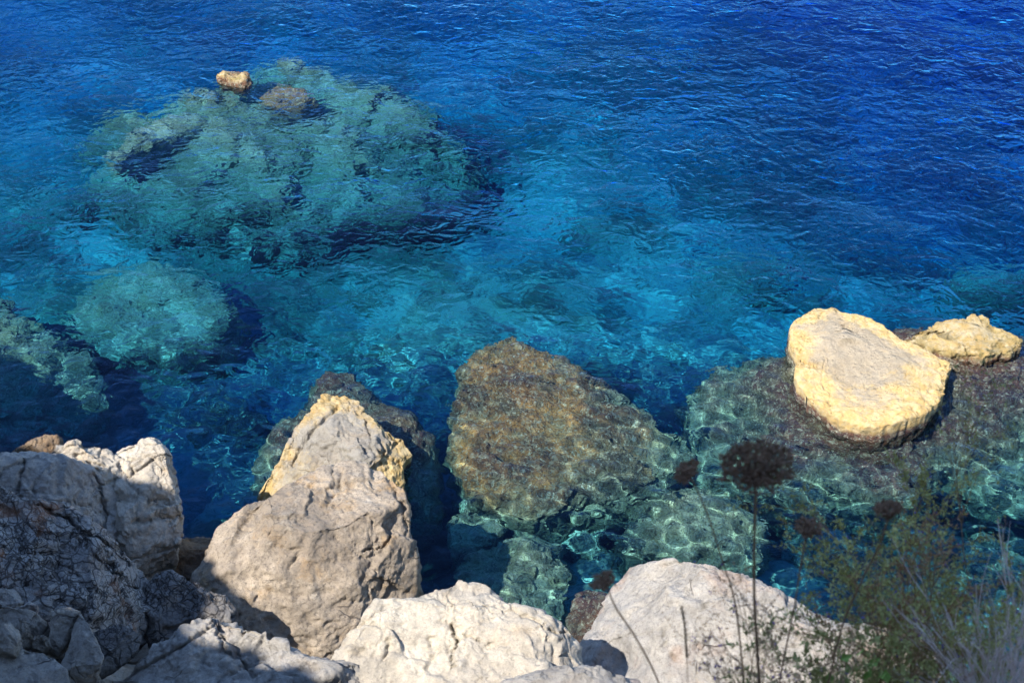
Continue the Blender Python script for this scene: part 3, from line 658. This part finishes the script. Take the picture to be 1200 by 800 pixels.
# ------------------------------------------------------------------ plants on the cliff edge, close to the camera
class MB:
    def __init__(s): s.v = []; s.f = []
    def tube(s, pts, r0, r1, k=4):
        pts = [Vector(p) for p in pts]; n = len(pts); base = len(s.v)
        for i, p in enumerate(pts):
            d = (pts[min(i + 1, n - 1)] - pts[max(i - 1, 0)]).normalized()
            a = d.orthogonal().normalized(); b = d.cross(a); r = r0 + (r1 - r0) * i / max(1, n - 1)
            for j in range(k):
                t_ = 2 * math.pi * j / k; s.v.append(p + a * (r * math.cos(t_)) + b * (r * math.sin(t_)))
        for i in range(n - 1):
            for j in range(k):
                a_ = base + i * k + j; b_ = base + i * k + (j + 1) % k
                s.f.append((a_, b_, b_ + k, a_ + k))
        s.f.append(tuple(base + (n - 1) * k + j for j in range(k)))
        s.f.append(tuple(base + j for j in range(k))[::-1])
    def leaf(s, p, d, nrm, L, w, fold=.25):
        p = Vector(p); d = Vector(d).normalized(); sd = d.cross(Vector(nrm)).normalized(); up = sd.cross(d); b = len(s.v)
        s.v += [p, p + d * L * .45 + sd * w / 2 + up * fold * w, p + d * L, p + d * L * .45 - sd * w / 2 + up * fold * w, p + d * L * .5]
        s.f += [(b, b + 1, b + 4), (b + 1, b + 2, b + 4), (b + 2, b + 3, b + 4), (b + 3, b, b + 4)]
    def blob(s, p, r, d=Vector((0, 0, 1)), st=1.6):
        p = Vector(p); d = Vector(d).normalized(); a = d.orthogonal().normalized(); c_ = d.cross(a); b = len(s.v)
        s.v += [p - d * r * st, p + a * r, p + c_ * r, p - a * r, p - c_ * r, p + d * r * st]
        for i in range(4):
            q = 1 + i; q2 = 1 + (i + 1) % 4; s.f += [(b, b + q2, b + q), (b + 5, b + q, b + q2)]
    def build(s, name, mat, parent=None, loc=(0, 0, 0)):
        me = bpy.data.meshes.new(name); L = Vector(loc)
        me.from_pydata([tuple(Vector(x) - L) for x in s.v], [], s.f); me.materials.append(mat)
        o = bpy.data.objects.new(name, me); o.location = loc if parent is None else (0, 0, 0)
        return link(o, parent)
def plant_mat(name, c1, c2, trans=.0):
    N = NT(name); c = N.mix(N.ramp(N.noise(60, 3), .35, .65), c1, c2)
    if trans:
        N.b.inputs['Transmission Weight'].default_value = 0
        N.b.inputs['Subsurface Weight'].default_value = 0
    return N.done(c, N.bump(N.noise(300, 2), .3, .001), .8)
M_dry = plant_mat('dry_stalk', (.26, .15, .085), (.36, .22, .12))
M_seed = plant_mat('dark_seed_head', (.20, .12, .075), (.30, .18, .11))
M_twig = plant_mat('brown_twig', (.28, .19, .11), (.40, .28, .16))
M_olive = plant_mat('olive_leaf', (.38, .38, .13), (.58, .54, .20))
M_rust = plant_mat('rusty_leaf', (.42, .25, .13), (.52, .31, .17))
M_lav = plant_mat('grey_lavender_twig', (.74, .60, .56), (.84, .72, .68))
M_flower = plant_mat('violet_flower', (.12, .08, .35), (.22, .14, .5))
M_green = plant_mat('fresh_green_leaf', (.26, .42, .08), (.36, .54, .14))
pr = random.Random(5)
def empty(name, loc, label, cat, group=None):
    o = bpy.data.objects.new(name, None); o.location = loc; o.empty_display_size = .05; link(o); tag(o, label, cat, group); return o
def path(pts, k=6):
    """smooth polyline through points"""
    P = [Vector(p) for p in pts]; out = []
    for i in range(len(P) - 1):
        a, b, c_, d = P[max(i - 1, 0)], P[i], P[i + 1], P[min(i + 2, len(P) - 1)]
        for j in range(k):
            t_ = j / k
            out.append(.5 * ((2 * b) + (c_ - a) * t_ + (2 * a - 5 * b + 4 * c_ - d) * t_ ** 2 + (3 * b - a - 3 * c_ + d) * t_ ** 3))
    return out + [P[-1]]
def umbel(label, pxs, y, size, rays, nseed, open_=1.0, lean=(0, 0), thick=.0016):
    rays = int(rays * 1.5); nseed = int(nseed * 1.25); size *= 1.02
    pts = [at_y(a, b, y + dy) for a, b, dy in pxs]
    root = Vector(pts[-1])
    t = empty('wild_carrot', root, label, 'dried flower', 'dried wild carrot seed heads on thin stalks')
    st = MB(); P = path(pts); st.tube([p - root for p in P[::-1]], thick * 1.15, thick * .8, 6); st.build('stem', M_dry, t)
    top = P[0] - root; ax = (P[0] - P[3]).normalized(); ax = (ax + Vector((lean[0], lean[1], 0))).normalized()
    hd = MB(); a0 = ax.orthogonal().normalized(); b0 = ax.cross(a0)
    sd = MB()
    for i in range(rays):
        u = (i + .5) / rays; ang = i * 2.39996; out = math.sqrt(u) * open_
        dr = (a0 * math.cos(ang) + b0 * math.sin(ang))
        e = top + dr * size * out * (.92 + .16 * pr.random()) + ax * size * (.50 - .16 * out * out + .14 * pr.random())
        m = top + dr * size * out * .55 + ax * size * .18
        hd.tube([top, m, e], .0008, .0006, 3)
        for j in range(nseed):
            q = dr * .5 * out + ax + Vector((pr.gauss(0, .7), pr.gauss(0, .7), pr.gauss(0, .5)))
            q.normalize(); L = size * (.10 + .14 * pr.random())
            hd.tube([e, e + q * L], .00032, .00025, 3); sd.blob(e + q * L, .0009 + .0006 * pr.random(), q, 2.0)
    for i in range(10):                                     # bracts under the head
        ang = i * .628; dr = (a0 * math.cos(ang) + b0 * math.sin(ang))
        hd.tube([top, top + dr * size * .3 - ax * size * .06, top + dr * size * .5 + ax * size * .02], .0006, .0002, 3)
    h = hd.build('seed_head', M_seed, t); sd.build('seeds', M_seed, h)
    return t
umbel('large dark open umbel on an upright stalk, the biggest dried flower head', [(886,562,0),(884,640,0),(884,700,.0),(888,770,.01),(893,850,.02)], .95, .031, 46, 14, thick=.0015)
umbel('small dark cup shaped head on a thin stalk left of the large umbel', [(809,558,0),(828,600,.0),(846,655,.0),(862,710,.01),(872,800,.03),(878,860,.03)], 1.02, .0145, 18, 9, .8, lean=(-.3, 0), thick=.0010)
umbel('small drooping dark seed head low between the large umbel and the shrub', [(945,625,0),(938,665,.0),(930,715,.01),(915,790,.03),(905,860,.03)], 1.04, .015, 18, 9, .85, thick=.0009)
umbel('small dark seed head at the upper end of the shrub, furthest right of the heads', [(1041,606,0),(1030,640,.0),(1010,680,.02),(985,740,.03),(960,850,.05)], 1.00, .017, 22, 9, .7, lean=(-.2, .2), thick=.0011)
umbel('small dark seed head furthest left, in front of the grey boulder', [(711,686,0),(722,712,.0),(744,745,.01),(768,790,.02),(790,850,.03)], .92, .0125, 16, 8, .85, lean=(-.2, 0), thick=.0010)

def shrub(label, roots, tips, y, mats, seed, nstem=16, twigs=12, leafn=8, leafL=.006, leafW=.0022, thick=.0012, flowers=0, cat='shrub', name='dry_shrub', curl=.05, sub=1, spread=.8):
    rg = random.Random(seed)
    base = Vector(at_y(*roots[0], y)); t = empty(name, base, label, cat)
    wood, leaves, fl = MB(), MB(), MB()
    def grow(p, d, L, r, lvl):
        pts = [p]; q = p.copy(); dd = d.copy(); n = 6
        bend = Vector((rg.gauss(0, curl), rg.gauss(0, curl), rg.gauss(0, curl)))
        for i in range(n):
            dd = (dd + bend + Vector((rg.gauss(0, .05), rg.gauss(0, .05), rg.gauss(0, .05)))).normalized()
            q = q + dd * L / n; pts.append(q.copy())
        wood.tube(pts, r, r * .35, 3 if lvl else 4)
        if lvl < sub + 1:
            for k in range(twigs if lvl == 0 else max(2, twigs // 2)):
                u = .25 + .72 * rg.random(); j = min(n - 1, int(u * n)); pp = pts[j].lerp(pts[j + 1], u * n - j)
                s_ = Vector((rg.gauss(0, 1), rg.gauss(0, 1), rg.gauss(.2, 1))).normalized()
                grow(pp, (dd + s_ * spread).normalized(), L * (.16 + .22 * rg.random()) * (1.15 - u * .5), r * .5, lvl + 1)
        if lvl >= 1:
            for k in range(leafn):
                j = rg.randrange(1, n + 1); s_ = Vector((rg.gauss(0, 1), rg.gauss(0, 1), rg.gauss(0, 1))).normalized()
                leaves.leaf(pts[j], dd * .8 + s_, s_.cross(dd) + Vector((0, 0, .3)), leafL * (.6 + .8 * rg.random()), leafW)
            if flowers and rg.random() < flowers:
                for k in range(3): fl.blob(pts[-1] + Vector((rg.gauss(0, .0015), rg.gauss(0, .0015), rg.gauss(0, .0015))), .0013, st=1.1)
    for i in range(nstem):
        u = rg.random(); a = roots[0]; b = roots[1]
        rx, ry = a[0] + (b[0] - a[0]) * u, a[1] + (b[1] - a[1]) * u
        tip = tips[i % len(tips)]; tx, ty = tip[0] + rg.gauss(0, 14), tip[1] + rg.gauss(0, 12)
        p0 = Vector(at_y(rx, ry, y + rg.gauss(0, .04))); p1 = Vector(at_y(tx, ty, y + rg.gauss(0, .06)))
        grow(p0 - base, (p1 - p0).normalized(), (p1 - p0).length, thick * (.7 + .6 * rg.random()), 0)
    wood.build('twigs', mats[0], t)
    leaves.build('leaves', mats[1], t)['kind'] = 'stuff'
    if fl.v: fl.build('flowers', mats[2], t)['kind'] = 'stuff'
    return t
shrub('tall wispy olive brown shrub with tiny violet flowers reaching up on the right', [(1030, 880), (1180, 880)],
      [(1035,612),(1060,625),(1085,650),(1010,660),(1100,690),(1130,670),(1150,640),(1165,700),(1060,690),(990,690),(1180,670),(1120,720)], 1.35, (M_twig, M_olive, M_flower), 1, nstem=26, twigs=14, leafn=7, leafL=.007, leafW=.0026, flowers=.05)
shrub('rusty brown feathery shrub in the middle of the right hand thicket', [(1040, 880), (1120, 880)],
      [(1050,640),(1070,660),(1095,690),(1030,690),(1010,720),(1120,700)], 1.30, (M_dry, M_rust, M_flower), 2, nstem=10, twigs=12, leafn=7, flowers=.05)
shrub('sparse dry brown sprigs in front of the grey boulder around the umbel stalks', [(860, 880), (960, 880)],
      [(845,745),(870,720),(890,735),(905,712),(850,775),(930,735),(950,750),(900,760),(975,745),(835,790)], 1.15, (M_twig, M_rust, M_flower), 3, nstem=14, twigs=8, leafn=3, leafL=.005, leafW=.0018, flowers=.08, thick=.0009)
shrub('olive green low scrub along the bottom edge', [(930, 900), (1090, 900)],
      [(940,770),(970,760),(1000,765),(1030,750),(1060,760),(1080,755),(900,790)], 1.25, (M_twig, M_olive, M_flower), 4, nstem=16, twigs=9, leafn=7, leafL=.008, leafW=.003, thick=.0010)
shrub('pale lavender grey tuft of stiff twigs in the bottom right corner', [(1130, 900), (1230, 900)],
      [(1095,775),(1115,755),(1145,735),(1175,725),(1200,715),(1215,730),(1140,765),(1165,750),(1190,745)], 1.20, (M_lav, M_lav, M_flower), 5, nstem=90, twigs=5, leafn=2, leafL=.006, leafW=.0014, thick=.0016, name='grey_tuft', cat='plant', spread=.4, sub=0)
# broad leaves
t = empty('leafy_plant', Vector(at_y(1000, 860, 1.2)), 'small plant with broad fresh green leaves low in the scrub', 'plant')
base = Vector(at_y(1000, 860, 1.2)); stm = MB()
for i, (px, py) in enumerate([(985,772),(1003,768),(1018,780),(992,790),(1012,796),(1030,792),(1040,800),(975,798)]):
    p = Vector(at_y(px, py, 1.18)) - base; stm.tube(path([Vector((0, 0, 0)), p * .5 + Vector((.005, 0, -.01)), p], 3), .0009, .0006, 4)
    m = MB(); d = (p.normalized() * .4 + Vector((pr.gauss(0, .5), pr.gauss(0, .4), .4))).normalized()
    m.leaf(p, d, Vector((pr.gauss(0, .3), -.6, .8)), .019, .012, .2); m.build('leaf', M_green, t)
stm.build('stem', M_green, t)
# thin grass spike
t = empty('grass_spike', Vector(at_y(808, 860, .95)), 'thin tan grass ear in front of the grey boulder left of the umbel stalks', 'grass')
base = Vector(at_y(808, 860, .95)); m = MB(); P = [Vector(at_y(a, b, .95)) - base for a, b in [(808, 860), (806, 800), (805, 770), (802, 730), (799, 714)]]
m.tube(path(P[:3], 4), .0006, .0005, 4); m.build('stem', M_twig, t)
m = MB(); m.tube(path(P[2:], 6), .0014, .0006, 5)
for q in path(P[2:], 8):
    for k in range(3): m.leaf(q, Vector((pr.gauss(0, .4), pr.gauss(0, .4), 1)), Vector((pr.gauss(0, 1), 1, 0)), .006, .0016)
m.build('grass_ear', M_twig, t)
